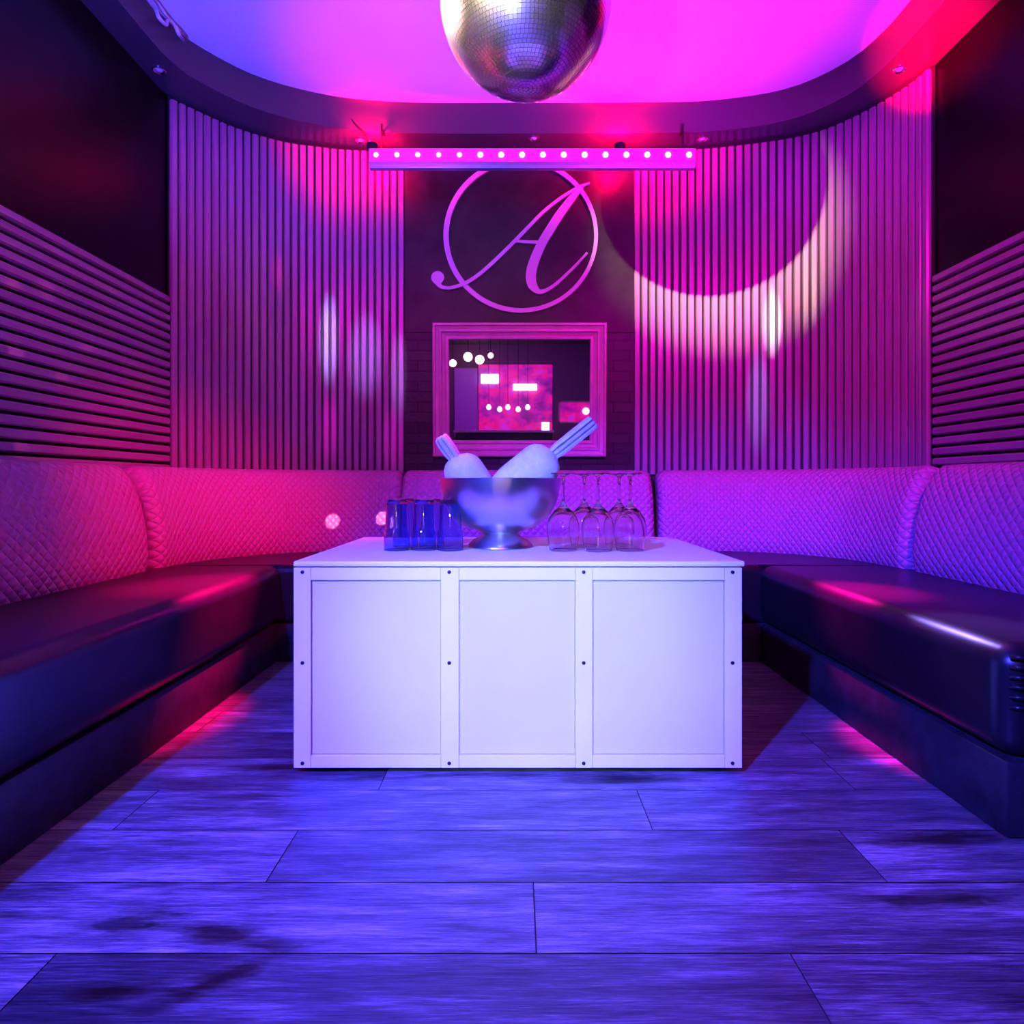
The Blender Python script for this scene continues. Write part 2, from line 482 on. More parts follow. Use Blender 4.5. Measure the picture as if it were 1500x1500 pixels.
# ------------------------------------------------------------------ wall mirror
YM = 3.665
a0, a1 = P(634, 669, YM), P(888, 474, YM)
mc = (a0 + a1) / 2; hw, hh = (a1.x - a0.x) / 2, (a1.z - a0.z) / 2
mr = thing('wall_mirror', 'framed mirror hanging on the dark brick wall under the emblem', 'mirror', (mc.x, YM, mc.z))
def frame_mesh(prof):
    b = MB(); vs = []; n = len(prof)
    for sx, sz in ((-1, -1), (1, -1), (1, 1), (-1, 1)):
        for d, y in prof: vs.append((sx * (hw - d), y, sz * (hh - d)))
    fs = []
    for c in range(4):
        c2 = (c + 1) % 4
        for k in range(n):
            k2 = (k + 1) % n; fs.append((c * n + k, c * n + k2, c2 * n + k2, c2 * n + k))
    return b.add(vs, fs)
frame_mesh([(0, .02), (0, -.012), (.006, -.018), (.014, -.018), (.018, -.008), (.036, -.004), (.040, -.014), (.050, -.016), (.056, -.004), (.072, .002),
            (.078, -.006), (.090, -.006), (.095, .006), (.095, .02)]).build('frame', M['frame'], mr, smooth=25)
g = MB().box(-hw + .088, hw - .088, .008, .018, -hh + .088, hh - .088).build('mirror_glass', M['mirror'], mr)
mr.rotation_euler = (math.radians(2.0), 0, 0)

# ------------------------------------------------------------------ banquettes
# backrest profile (distance from wall path, height): walked from back bottom round the front to the back top
BP = [(.012, .40), (.19, .40), (.208, .43), (.214, .50), (.206, .60), (.186, .70), (.158, .78), (.125, .835), (.095, .858), (.060, .862), (.030, .845), (.012, .80)]
def backrest(path, name, parent, ends=(True, True), dz=0., thick=1.):
    pts = resample([Vector(p) for p in path], step=.02); nn = normals2(pts); L = [0]
    for a, b in zip(pts, pts[1:]): L.append(L[-1] + (b - a).length)
    prof = [Vector(p) for p in BP]
    cum = [0]
    for a, b in zip(prof, prof[1:]): cum.append(cum[-1] + (b - a).length)
    n = len(prof); r = .05; off = parent.location
    # extra stations close to rounded ends
    st = []
    for s in L: st.append(s)
    ex = [.002, .006, .012, .02, .03, .04, .05]
    st = sorted(set([0, L[-1]] + [s for s in L if .055 < s < L[-1] - .055] + ex + [L[-1] - e for e in ex]))
    vs = []; uvs = []
    j = 0
    for s in st:
        j = 0
        while j < len(L) - 2 and L[j + 1] < s: j += 1
        q = (s - L[j]) / (L[j + 1] - L[j]); p = pts[j].lerp(pts[j + 1], q); nm = nn[j].lerp(nn[j + 1], q).normalized()
        e = min(s if ends[0] else 9, L[-1] - s if ends[1] else 9)
        sh = 0 if e >= r else r - math.sqrt(max(0, r * r - (r - e) ** 2))
        for k, (d, z) in enumerate(prof):
            dd = d * thick
            if d > .05: dd = max(.03, dd - sh)
            zz = z + dz - (sh * .8 if z > .75 else 0) * (1 if d > .02 else 0)
            w = p + nm * dd
            vs.append((w.x - off.x, w.y - off.y, zz - off.z)); uvs.append((s, cum[k]))
    fs = []
    m = len(st)
    for i in range(m - 1):
        for k in range(n):
            k2 = (k + 1) % n; fs.append((i * n + k, i * n + k2, (i + 1) * n + k2, (i + 1) * n + k))
    fs += [tuple(range(n))[::-1], tuple(range((m - 1) * n, m * n))]
    b = MB().add(vs, fs)
    o = b.build(name, M['quilt'], parent, smooth=50)
    ul = o.data.uv_layers.new(name='UVMap')
    for poly in o.data.polygons:
        for li in poly.loop_indices: ul.data[li].uv = uvs[o.data.loops[li].vertex_index]
    return o
def seat_block(poly, name, parent, z0, z1, m, bev, seg=5, keep=None):
    """prism with rounded edges; keep(mid) says which edges are rounded"""
    o = parent.location
    n = len(poly)
    b = bmesh.new()
    lo = [b.verts.new((x - o.x, y - o.y, z0)) for x, y in poly]; hi = [b.verts.new((x - o.x, y - o.y, z1)) for x, y in poly]
    b.faces.new(lo[::-1]); b.faces.new(hi)
    for k in range(n): b.faces.new((lo[k], lo[(k + 1) % n], hi[(k + 1) % n], hi[k]))
    bmesh.ops.recalc_face_normals(b, faces=b.faces)
    ed = []
    for e in b.edges:
        mid = (e.verts[0].co + e.verts[1].co) / 2 + Vector((o.x, o.y, 0))
        if keep is None or keep(mid, abs(e.verts[0].co.z - e.verts[1].co.z) > .01): ed.append(e)
    bmesh.ops.bevel(b, geom=ed, offset=bev, offset_type='OFFSET', segments=seg, profile=.5, affect='EDGES', clamp_overlap=True)
    me = bpy.data.meshes.new(name); b.to_mesh(me); b.free()
    me.materials.append(m)
    me.polygons.foreach_set('use_smooth', [True] * len(me.polygons))
    me.set_sharp_from_angle(angle=math.radians(35))
    ob = bpy.data.objects.new(name, me); COL.objects.link(ob); ob.parent = parent
    return ob

SZ = .425
bl = thing('banquette', 'black leather bench with pink quilted back along the left wall', 'banquette seat', (-1.4, 1.6, 0), 'banquette seating')
kl = lambda m, v: m.y < 2.7 and (m.x > -1.5 or not v) and m.x > -1.54
seat_block([(-1.545, .35), (-1.03, .35), (-1.03, 2.782), (-1.545, 2.782)], 'seat', bl, .17, SZ, M['leather'], .055, 7, kl)
seat_block([(-1.545, .37), (-1.05, .37), (-1.05, 2.782), (-1.545, 2.782)], 'plinth', bl, 0, .168, M['leather_matt'], .008, 2, kl)
backrest([(WL + .03, .35), (WL + .03, 2.64)], 'backrest', bl)

br = thing('banquette', 'black leather bench with pink quilted back along the right wall', 'banquette seat', (1.5, 2.1, 0), 'banquette seating')
RX = 1.075
kr = lambda m, v: m.y < 2.7 and (m.x < 1.6 or not v) and m.x < 1.66
seat_block([(RX, 1.39), (1.665, 1.39), (1.665, 2.782), (RX, 2.782)], 'seat', br, .17, SZ, M['leather'], .055, 7, kr)
seat_block([(RX + .005, 1.395), (1.665, 1.395), (1.665, 2.782), (RX + .005, 2.782)], 'plinth', br, 0, .168, M['leather_matt'], .008, 2, kr)
backrest([(1.845, 2.64), (1.845, 1.39)], 'backrest', br)
# gathered pleats where the seat cover turns the near corner
pb = MB()
for k in range(6):
    z = .40 - k * .022; ln = .05 - .004 * k
    pb.tube([(RX + .002 - 1.5 + .012, 1.387 - 2.1 + .012, z), (RX + .02 - 1.5 + .01, 1.386 - 2.1, z + .002), (RX + .02 - 1.5 + ln, 1.389 - 2.1, z + .004)], [.004, .006, .002], 8)
pb.build('pleats', M['leather'], br, smooth=180)

bk = thing('banquette', 'curved black leather bench with pink quilted back behind the white table', 'banquette seat', (0, 3.2, 0), 'banquette seating')
backc = [Vector(p) for p in [(-1.715, 2.70), (-1.70, 2.86), (-1.64, 3.07), (-1.52, 3.27), (-1.33, 3.46), (-1.10, 3.58), (-.85, 3.645), (-.64, 3.665)]]
backc_r = [Vector(p) for p in [(.80, 3.655), (1.05, 3.63), (1.27, 3.57), (1.48, 3.46), (1.64, 3.31), (1.76, 3.12), (1.82, 2.90), (1.84, 2.68)]]
def inset(curve, d):
    c = catmull(curve, 4); nn = normals2(c)
    return [p + q * d for p, q in zip(c, nn)]
pr_ = [p for p in inset(backc_r, .17)[::-1] if p.y > 2.80]; pl_ = [p for p in inset(backc, .17)[::-1] if p.y > 2.80]
plan = [(-1.545, 2.786), (-1.03, 2.786), (RX, 2.786), (1.665, 2.786)] + [(p.x, p.y) for p in pr_] + [(p.x, p.y) for p in pl_]
kb = lambda m, v: (not v) and abs(m.y - 2.786) < .01 and -1. < m.x < 1.
seat_block(plan, 'seat', bk, .17, SZ, M['leather'], .045, 6, kb)
seat_block([(x, y + (.006 if y < 2.79 else 0)) for x, y in plan], 'plinth', bk, 0, .168, M['leather_matt'], .006, 2, kb)
backrest(catmull(backc), 'backrest', bk)
backrest([(-.635, 3.665), (.765, 3.66)], 'backrest', bk, ends=(True, True))
backrest(catmull(backc_r), 'backrest', bk)

# ------------------------------------------------------------------ low white table
TX0, TX1, TY0, TY1, TZ = -.594, .610, 1.707, 2.50, .574
tb = thing('coffee_table', 'white boxy low table with three framed front panels in the middle of the floor', 'table', ((TX0 + TX1) / 2, (TY0 + TY1) / 2, 0))
to = tb.location
def tbox(name, x0, x1, y0, y1, z0, z1, m, bev=None, parent=tb):
    return MB().box(x0 - to.x, x1 - to.x, y0 - to.y, y1 - to.y, z0, z1).build(name, m, parent, bevel=bev, seg=2)
tbox('tabletop', TX0 - .003, TX1 + .006, TY0 - .003, TY1, TZ - .014, TZ, M['table'], .003)
tbox('carcass', TX0 + .002, TX1 - .002, TY0 + .014, TY1 - .002, .036, TZ - .016, M['table'])
def tx(px): return (px - VX) / F * TY0
def tz(py): return CAMZ + (VY - py) / F * TY0
fr = MB()
ZB, ZT = tz(1125), TZ - .0175
stx = [(430, 455), (646, 672), (843, 868), (1062, 1087)]
zr = [(1107, 1128), (829, 849)]
fb_ = [(tx(a) - to.x, tx(b) - to.x) for a, b in stx]
for a, b in fb_: fr.box(a, b, TY0 - to.y, TY0 + .013 - to.y, ZB, ZT)
for i in range(3):
    x0, x1 = fb_[i][1], fb_[i + 1][0]
    fr.box(x0 + .0004, x1 - .0004, TY0 + .0006 - to.y, TY0 + .013 - to.y, ZB, tz(1107))
    fr.box(x0 + .0004, x1 - .0004, TY0 + .0006 - to.y, TY0 + .013 - to.y, tz(850), ZT)
ff = fr.build('front_frame', M['table'], tb, bevel=.0012, seg=2)
for i in range(3):
    MB().box(fb_[i][1] + .002, fb_[i + 1][0] - .002, TY0 + .0085 - to.y, TY0 + .0138 - to.y, tz(1107) + .002, tz(850) - .002).build('front_panel', M['panel'], tb, bevel=.001, seg=2)
rot = Matrix.Rotation(PI / 2, 3, 'X')
for sxp in (443, 658, 855, 1073):
    for szp in (838, 971, 1118):
        MB().lathe([(.0052, -.001), (.0050, .0015), (.003, .0026)], 14, (tx(sxp) - to.x, TY0 - to.y, tz(szp)), M_=rot).build('screw', M['screw'], ff, smooth=40)
for x in (TX0 + .08, TX1 - .08):
    for y in (TY0 + .1, TY1 - .1):
        MB().box(x - .045 - to.x, x + .045 - to.x, y - .045 - to.y, y + .045 - to.y, 0, .037).build('foot', M['rubber'], tb, bevel=.004)
tbox('plinth', TX0 + .03, TX1 - .03, TY0 + .03, TY1 - .03, .012, .0362, M['rubber'])

# ------------------------------------------------------------------ bowl with ice scoops
BY = 2.10
bc = P(733, 797, BY); bcx = bc.x
s_ = BY / F
bowl = thing('champagne_bowl', 'footed steel wine bowl holding two ice scoops on the white table', 'bowl', (bcx, BY, TZ + .0005))
R_ = 88 * s_
H_ = .226
prof = [(R_ - .004, H_ - .003), (R_ - .012, H_ - .03), (R_ * .93 - .004, H_ * .72), (R_ * .80, H_ * .50), (R_ * .55, H_ * .335), (R_ * .25, H_ * .262), (.004, H_ * .25)]
outp = [(.010, .213 * H_), (R_ * .30, H_ * .222), (R_ * .56, H_ * .29), (R_ * .80, H_ * .44), (R_ * .94, H_ * .66), (R_, H_ * .90), (R_ + .003, H_), (R_ - .001, H_ + .001)]
bprof = outp + prof
MB().lathe(bprof, 64).build('bowl_shell', M['steel'], bowl, smooth=45)
FW = 48 * s_
MB().lathe([(FW - .006, 0), (FW, .003), (FW - .002, .009), (FW * .82, .026), (FW * .60, .038), (FW * .56, .045), (FW * .62, .0535), (.006, .054)], 56).build('foot', M['steel'], bowl, smooth=40)

def scoop(name, tip, end, width, label, roll=0., back=.42, hand=.45):
    """tip = open end of the blade, end = end of handle (world)."""
    t = thing(name, label, 'ice scoop', tip, 'ice scoops in the bowl')
    ax = (Vector(end) - Vector(tip)); Ltot = ax.length; ax.normalize()
    side = ax.cross(Vector((0, 1, 0))).normalized(); dep = side.cross(ax).normalized()
    if roll:
        q = Matrix.Rotation(roll, 3, ax); side = q @ side; dep = q @ dep
    Lb = Ltot * (1 - hand)
    b = MB(); nu, nv = 18, 16; vs = []; outer_, inner_ = [], []
    for th, lst in ((0, outer_), (.004, inner_)):
        for i in range(nu + 1):
            u = i / nu * Lb
            rr = width / 2
            rb = width * back                       # rounded rear of the blade
            if u > Lb - rb: rr = width / 2 * math.sqrt(max(.035, 1 - ((u - (Lb - rb)) / rb) ** 2 * .97))
            elif u < Lb * .4: rr = width / 2 * (.70 + .30 * (u / (Lb * .4)))
            rr -= th
            row = []
            for k in range(nv + 1):
                a = PI * 1.12 * (k / nv - .5)
                p = ax * u + side * rr * math.sin(a) + dep * (rr * math.cos(a) * .8)
                row.append(len(vs)); vs.append(p)
            lst.append(row)
    fs = []
    for i in range(nu):
        for k in range(nv):
            fs.append((outer_[i][k], outer_[i][k + 1], outer_[i + 1][k + 1], outer_[i + 1][k]))
            fs.append((inner_[i][k], inner_[i + 1][k], inner_[i + 1][k + 1], inner_[i][k + 1]))
        for k in (0, nv): fs.append((outer_[i][k], outer_[i + 1][k], inner_[i + 1][k], inner_[i][k]))
    for k in range(nv):
        fs.append((outer_[0][k], inner_[0][k], inner_[0][k + 1], outer_[0][k + 1]))
        fs.append((outer_[nu][k], outer_[nu][k + 1], inner_[nu][k + 1], inner_[nu][k]))
    b.add(vs, fs).build('blade', M['scoop'], t, smooth=50)
    # handle: a channel grip with a centre rib
    hb = MB(); w = .0215
    hs = [(-w, .013), (-w * .62, .016), (-w * .55, .006), (-.0055, .006), (-.004, .013), (.004, .013), (.0055, .006), (w * .55, .006), (w * .62, .016), (w, .013)]
    sec = hs + [(x, -y) for x, y in hs[::-1]]
    us = [Lb - width * .10, Lb + .02, Ltot - .02, Ltot - .004, Ltot]; k_ = [.8, 1, 1, .92, .7]
    vs = []; fs = []; n = len(sec)
    for u, kk in zip(us, k_):
        for x, y in sec: vs.append(ax * u + side * x * kk + dep * (-y * kk))
    for i in range(len(us) - 1):
        for k in range(n): fs.append((i * n + k, i * n + (k + 1) % n, (i + 1) * n + (k + 1) % n, (i + 1) * n + k))
    fs += [tuple(range(n))[::-1], tuple(range((len(us) - 1) * n, len(us) * n))]
    hb.add(vs, fs).build('handle', M['scoop'], t, smooth=35)
    return t
scoop('ice_scoop', P(713, 742, BY - .02), P(870, 617, BY - .10), .142, 'white ice scoop leaning right out of the steel bowl, long handle', roll=PI + .25, hand=.36)
scoop('ice_scoop', P(716, 742, BY + .06), P(645, 640, BY - .05), .136, 'white ice scoop leaning left out of the steel bowl, short handle', roll=PI - .35, hand=.27)

# ------------------------------------------------------------------ glasses
def lathe_glass(prof_o, prof_i, name, parent, n=36):
    return MB().lathe(prof_o + prof_i[::-1], n, cap0=False, cap1=False)
tum = None
def tumbler(loc, label):
    global tum
    if tum is None:
        tum = thing('tumbler', label, 'glass', loc, 'upturned tumblers')
        # upside down: rim at z=0
        p = [(.0385, 0), (.0405, .001), (.0405, .050), (.0395, .058), (.0365, .064), (.0352, .072), (.0335, .150), (.0315, .157), (.028, .159), (.0005, .159),
             (.0005, .146), (.0295, .146), (.0312, .140), (.0328, .072), (.0345, .064), (.0375, .056), (.0385, .048)]
        b = MB(); n = 36; vs = []; fs = []
        for r, z in p:
            for k in range(n): vs.append((r * math.cos(2 * PI * k / n), r * math.sin(2 * PI * k / n), z))
        m = len(p)
        for i in range(m):
            i2 = (i + 1) % m
            for k in range(n): fs.append((i * n + k, i * n + (k + 1) % n, i2 * n + (k + 1) % n, i2 * n + k))
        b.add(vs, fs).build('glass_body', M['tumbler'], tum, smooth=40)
        tum.location = loc; return tum
    return dup(tum, loc, label)
def on_table(px, y): return Vector(((px - VX) / F * y, y, TZ + .0006))
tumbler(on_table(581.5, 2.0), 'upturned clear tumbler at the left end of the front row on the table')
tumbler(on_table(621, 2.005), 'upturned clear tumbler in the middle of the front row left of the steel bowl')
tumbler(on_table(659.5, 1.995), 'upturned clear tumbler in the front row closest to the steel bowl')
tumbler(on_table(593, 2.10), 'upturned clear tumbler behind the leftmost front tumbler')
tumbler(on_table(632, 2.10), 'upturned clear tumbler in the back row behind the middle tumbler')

wine = None
def wine_glass(loc, label, rz=0.):
    global wine
    if wine is None:
        wine = thing('wine_glass', label, 'glass', loc, 'upturned wine glasses')
        o = [(.0400, 0), (.0418, .001), (.0475, .030), (.0515, .058), (.0505, .080), (.044, .102), (.030, .122), (.014, .137), (.0062, .150), (.0044, .166), (.0040, .200), (.0046, .222), (.009, .2335), (.022, .2375), (.0385, .2395), (.0392, .2412), (.038, .2424), (.0005, .2432)]
        i_ = [(.0005, .129), (.012, .129), (.0285, .1185), (.0425, .099), (.049, .078), (.0502, .058), (.0462, .030), (.0403, .001)]
        p = o[:11] + o[11:]
        b = MB(); n = 40
        def shell(pr, rev=False):
            vs = []; fs = []
            for r, z in pr:
                for k in range(n): vs.append((r * math.cos(2 * PI * k / n), r * math.sin(2 * PI * k / n), z))
            for i in range(len(pr) - 1):
                for k in range(n): fs.append((i * n + k, i * n + (k + 1) % n, (i + 1) * n + (k + 1) % n, (i + 1) * n + k))
            return vs, fs
        # bowl: outer wall to stem, inner wall closed; one watertight solid of revolution
        full = o + [(.0005, .2432)]
        prof = i_[::-1] + []                                   # rim inner -> top of hollow
        ring = [(.0400, 0)] + o[1:]
        loop = list(reversed(ring)) + list(reversed(i_))       # stem base -> rim -> inside -> axis
        vs, fs = shell(loop)
        b.add(vs, fs).build('glass_body', M['glass'], wine, smooth=40)
        return wine
    return dup(wine, loc, label, rz)
wine_glass(on_table(825, 1.985), 'upturned wine glass next to the steel bowl, leftmost of its cluster')
wine_glass(on_table(876, 1.97), 'upturned wine glass in the middle front of its cluster')
wine_glass(on_table(923, 1.985), 'upturned wine glass at the right front end of its cluster')
wine_glass(on_table(856, 2.11), 'upturned wine glass in the back row of its cluster, on the bowl side')
wine_glass(on_table(907, 2.115), 'upturned wine glass in the back row of its cluster, far right')

# ------------------------------------------------------------------ mirror ball
BALL = Vector((.033, 2.06, 2.338)); BR = .275
mb = thing('mirror_ball', 'big mirror ball of small square tiles hanging from the ceiling', 'mirror ball', BALL)
tiles = MB(); rows = 70
for i in range(rows):
    p0, p1 = -PI / 2 + PI * i / rows, -PI / 2 + PI * (i + 1) / rows
    pm = (p0 + p1) / 2; n = max(4, round(2 * PI * math.cos(pm) * rows / PI))
    for k in range(n):
        t0, t1 = 2 * PI * k / n, 2 * PI * (k + 1) / n
        tm = (t0 + t1) / 2; g = .90
        q = []
        for pp, tt in ((p0, t0), (p0, t1), (p1, t1), (p1, t0)):
            pp = pm + (pp - pm) * g; tt = tm + (tt - tm) * g
            q.append(Vector((math.cos(pp) * math.cos(tt), math.cos(pp) * math.sin(tt), math.sin(pp))) * BR)
        cc = (q[0] + q[1] + q[2] + q[3]) / 4
        j = Vector((random.uniform(-1, 1), random.uniform(-1, 1), random.uniform(-1, 1))) * .006
        nrm = cc.normalized()
        q = [v + nrm * ((v - cc).dot(j)) for v in q]
        tiles.quad(*q)
tiles.build('mirror_tiles', M['mirror_tile'], mb, fix=False)
core = MB(); core.lathe([(BR * .988 * math.sin(PI * (i + .01) / 40.02), -BR * .988 * math.cos(PI * (i + .01) / 40.02)) for i in range(41)], 64)
core.build('core', M['grout'], mb, smooth=180)
MB().lathe([(.035, BR - .012), (.035, BR + .012), (.012, BR + .02), (.012, BR + .04)], 24).build('hanging_cap', M['chrome'], mb, smooth=35)
MB().lathe([(.05, ZC - BALL.z - .07), (.055, ZC - BALL.z - .06), (.055, ZC - BALL.z - .003), (.05, ZC - BALL.z - .001)], 24).build('motor', M['black'], mb, smooth=35)
MB().tube([(0, 0, BR + .035), (0, 0, ZC - BALL.z - .065)], .005, 8).build('rod', M['chrome'], mb)

# ------------------------------------------------------------------ LED bar and lamps at the back soffit
LY = 3.44
l0, l1 = P(540, 217, LY), P(1020, 238, LY)
lbx = (l0.x + l1.x) / 2; lbz = l1.z; lh = l0.z - l1.z; lw = (l1.x - l0.x) / 2
led = thing('led_light_bar', 'long pink LED light bar hanging under the ceiling edge above the emblem', 'light bar', (lbx, LY, lbz))
MB().add([(x, y, z) for x in (-lw, lw) for y, z in ((.0, -.002), (.0, lh + .001), (.055, lh + .001), (.058, .0), (.042, -.026), (.010, -.026))],
         [(0, 1, 2, 3, 4, 5), (11, 10, 9, 8, 7, 6)] + [(k, k + 6, (k + 1) % 6 + 6, (k + 1) % 6) for k in range(6)]).build('housing', M['bar_housing'], led, bevel=.003, seg=2)
lens = MB().box(-lw + .004, lw - .004, -.003, .001, .004, lh - .004).build('lens_strip', M['bar_lens'], led)
for k in range(16):
    px = 551 + k * (1009 - 551) / 15
    x = (px - VX) / F * LY - lbx
    r = .0145 if 4 < k else .012
    MB().lathe([(r, 0), (r * .9, .005), (r * .5, .008)], 18, (x, -.002, lh * .52), M_=rot).build('led_lamp', M['led'], lens, smooth=60)
for x in (-lw * .93, lw * .93):
    MB().box(x - .005, x + .005, .040, .046, lh, ZS - lbz + .03).box(x - .005, x + .005, .046, .10, ZS - lbz - .006, ZS - lbz - .001).build('bracket', M['black'], led)

def can_lamp(px, y, z, label):
    x = (px - VX) / F * y
    t = thing('uplight', label, 'lamp', (x, y, z), 'red uplights on the light bar')
    MB().lathe([(.026, 0), (.03, .004), (.03, .028), (.027, .032), (.024, .027), (.002, .027)], 24).build('lamp_body', M['black'], t, smooth=35)
    MB().lathe([(.0235, .0272), (.018, .030), (.002, .032)], 20).build('lamp_lens', M['red_lens'], t, smooth=50)
    return t
zt = lbz + lh + .0015
can_lamp(545, LY + .02, zt, 'small red uplight sitting on the left end of the LED bar')
can_lamp(908, LY + .02, zt, 'small red uplight sitting on the right part of the LED bar')

cb = MB(); cp = catmull([P(485, 153, 3.50), P(497, 157, 3.495), P(512, 172, 3.49), P(524, 186, 3.49), P(536, 197, 3.495), P(545, 214, 3.50)], 6)
tag(cb.tube(cp, .006, 8).build('power_cable', M['cable'], smooth=180), 'black power cable running down to the left end of the LED bar', 'cable')
cd = MB()
def cpt(px, py, z):
    y = (z - CAMZ) * F / (VY - py); return P(px, py, y)
pts = [cpt(212, -14, 2.80), cpt(219, 2, 2.82), cpt(228, 14, 2.845), cpt(233, 26, 2.80), cpt(243, 36, 2.81), cpt(246, 30, 2.86), cpt(256, 38, 2.87), cpt(262, 50, 2.83), cpt(268, 58, 2.88)]
cd.tube(catmull(pts, 8), .009, 8)
pts = [cpt(222, -6, 2.86), cpt(232, 6, 2.88), cpt(243, 22, 2.87), cpt(254, 34, 2.885), cpt(264, 46, 2.88)]
cd.tube(catmull(pts, 8), .007, 8)
tag(cd.build('coiled_cable', M['clear_tube'], smooth=180), 'shiny looped cable at the left edge of the raised ceiling', 'cable')

def downlight(px, py, label):
    p = cpt(px, py, ZS)
    t = thing('downlight', label, 'downlight', (p.x, p.y, ZS), 'soffit downlights')
    MB().lathe([(.030, 0), (.030, -.005), (.026, -.007), (.020, -.004), (.018, 0)], 24, cap0=False, cap1=False).build('ring', M['chrome'], t, smooth=40)
    MB().lathe([(.018, -.001), (.012, -.008), (.003, -.010)], 16).build('bulb', M['bulb'], t, smooth=60)
    return t
dl = downlight(233, 102, 'small unlit downlight in the dark ceiling edge at the upper left corner')
for px, py, lab in ((782, 202, 'small unlit downlight in the ceiling edge straight above the emblem'),
                    (1029, 203, 'small unlit downlight in the ceiling edge over the right end of the LED bar'),
                    (528, 205, 'small unlit downlight in the ceiling edge by the left end of the LED bar'),
                    (1317, 101, 'small unlit downlight in the red-lit ceiling edge at the upper right corner')):
    p = cpt(px, py, ZS); dup(dl, (p.x, p.y, ZS), lab)

# ------------------------------------------------------------------ the bar at the far end, seen in the mirror
VD = 2 * YM - REAR            # length of the mirrored line of sight to the rear wall
def R(px, py, y):             # a mirror pixel to a point at depth y behind the camera
    d = 2 * YM - y
    return Vector(((px - VX) / F * d, y, CAMZ + (VY - py) / F * d - .0698 * (YM - y)))
def wallbox(name, px0, py0, px1, py1, y0, y1, m, label, cat):
    a, b = R(px0, py1, y1), R(px1, py0, y1)
    return tag(MB().box(a.x, b.x, y0, y1, a.z, b.z).build(name, m, bevel=.004, seg=2), label, cat)
wallbox('backlit_panel', 701, 535, 809, 650, REAR + .001, REAR + .042, M['rear_glow'], 'glowing magenta bar wall reflected in the middle of the mirror', 'lit wall panel')
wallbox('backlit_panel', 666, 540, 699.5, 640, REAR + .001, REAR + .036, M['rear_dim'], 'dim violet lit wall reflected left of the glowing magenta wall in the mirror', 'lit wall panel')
wallbox('tube_light', 752, 563, 786, 572, REAR + .043, REAR + .10, M['rear_tube'], 'bright pinkish tube light reflected high in the mirror', 'lamp')
wallbox('flood_light', 705, 549, 730, 562, REAR + .043, REAR + .10, M['rear_blue'], 'blue white flood light reflected left of the tube light in the mirror', 'lamp')
for i, px in enumerate((716, 732, 744, 759, 773)):
    c = R(px, 600 if i % 2 else 597, REAR + .6)
    t = thing('pendant_lamp', ['first', 'second', 'third', 'fourth', 'fifth'][i] + ' from the left of the small pendant lamps reflected in the mirror', 'lamp', (c.x, c.y, c.z), 'pendant lamps over the far bar')
    MB().lathe([(.004, .05), (.02, .045), (.036, .02), (.04, 0), (.034, -.022), (.018, -.036), (.003, -.04)], 20).build('globe', M['rear_lamp'], t, smooth=60)
    MB().tube([(0, 0, .045), (0, 0, ZS - c.z)], .004, 6).build('cord', M['cable'], t)
yc = REAR + 1.1
a, b = R(664, 630, yc), R(812, 630, yc)
ct = thing('bar_counter', 'dark bar counter reflected at the bottom of the mirror', 'counter', ((a.x + b.x) / 2, yc - .25, 0))
cw = (b.x - a.x) / 2
MB().box(-cw + .03, cw - .03, -.22, .22, 0, a.z - .041).build('counter_front', M['wall_dark'], ct)
MB().box(-cw, cw, -.25, .25, a.z - .04, a.z).build('counter_top', M['frame'], ct, bevel=.006)
c = R(800, 630, yc)
tag(MB().box(c.x - .06, c.x + .06, yc - .30, yc - .18, a.z + .001, a.z + .13).build('ice_box', M['rear_blue'], bevel=.006), 'small pale glowing box standing on the bar counter in the mirror', 'box')
a, b = R(818, 620, REAR + .02), R(868, 588, REAR + .02)
pf = thing('picture_frame', 'magenta framed panel with a spot lamp reflected at the right of the mirror', 'picture', ((a.x + b.x) / 2, REAR + .014, (a.z + b.z) / 2))
pw, ph = (b.x - a.x) / 2, (b.z - a.z) / 2
MB().box(-pw, pw, -.0135, .0, -ph, ph).build('picture_panel', M['rear_glow'], pf)
fm = MB()
for x0, x1, z0, z1 in ((-pw, pw, ph - .025, ph), (-pw, pw, -ph, -ph + .025), (-pw, -pw + .025, -ph, ph), (pw - .025, pw, -ph, ph)): fm.box(x0, x1, 0, .03, z0, z1)
fm.build('frame', M['frame'], pf)
MB().lathe([(.06, .0), (.05, .03), (.01, .045)], 20, (pw * .6, .01, .02), M_=Matrix.Rotation(-PI / 2, 3, 'X')).build('spot_lamp', M['rear_lamp'], pf, smooth=60)
GL = ['left of the twin globe lamps reflected at the top left of the mirror', 'right of the twin globe lamps reflected at the top left of the mirror',
      'globe lamp reflected at the left edge of the mirror', 'smallest globe lamp reflected near the top of the mirror']
for i, (px, py, r) in enumerate(((686, 524, .075), (703, 528, .075), (664, 533, .06), (719, 522, .045))):
    c = R(px, py, REAR + .5 + .1 * i)
    t = thing('globe_lamp', GL[i], 'lamp', c, 'far globe lamps')
    MB().lathe([(r * math.sin(PI * (k + .02) / 12.04), -r * math.cos(PI * (k + .02) / 12.04)) for k in range(13)], 20).build('globe', M['rear_tube'] if i < 2 else M['rear_lamp'], t, smooth=180)
    MB().tube([(0, 0, r), (0, 0, ZS - c.z)], .005, 6).build('cord', M['cable'], t)

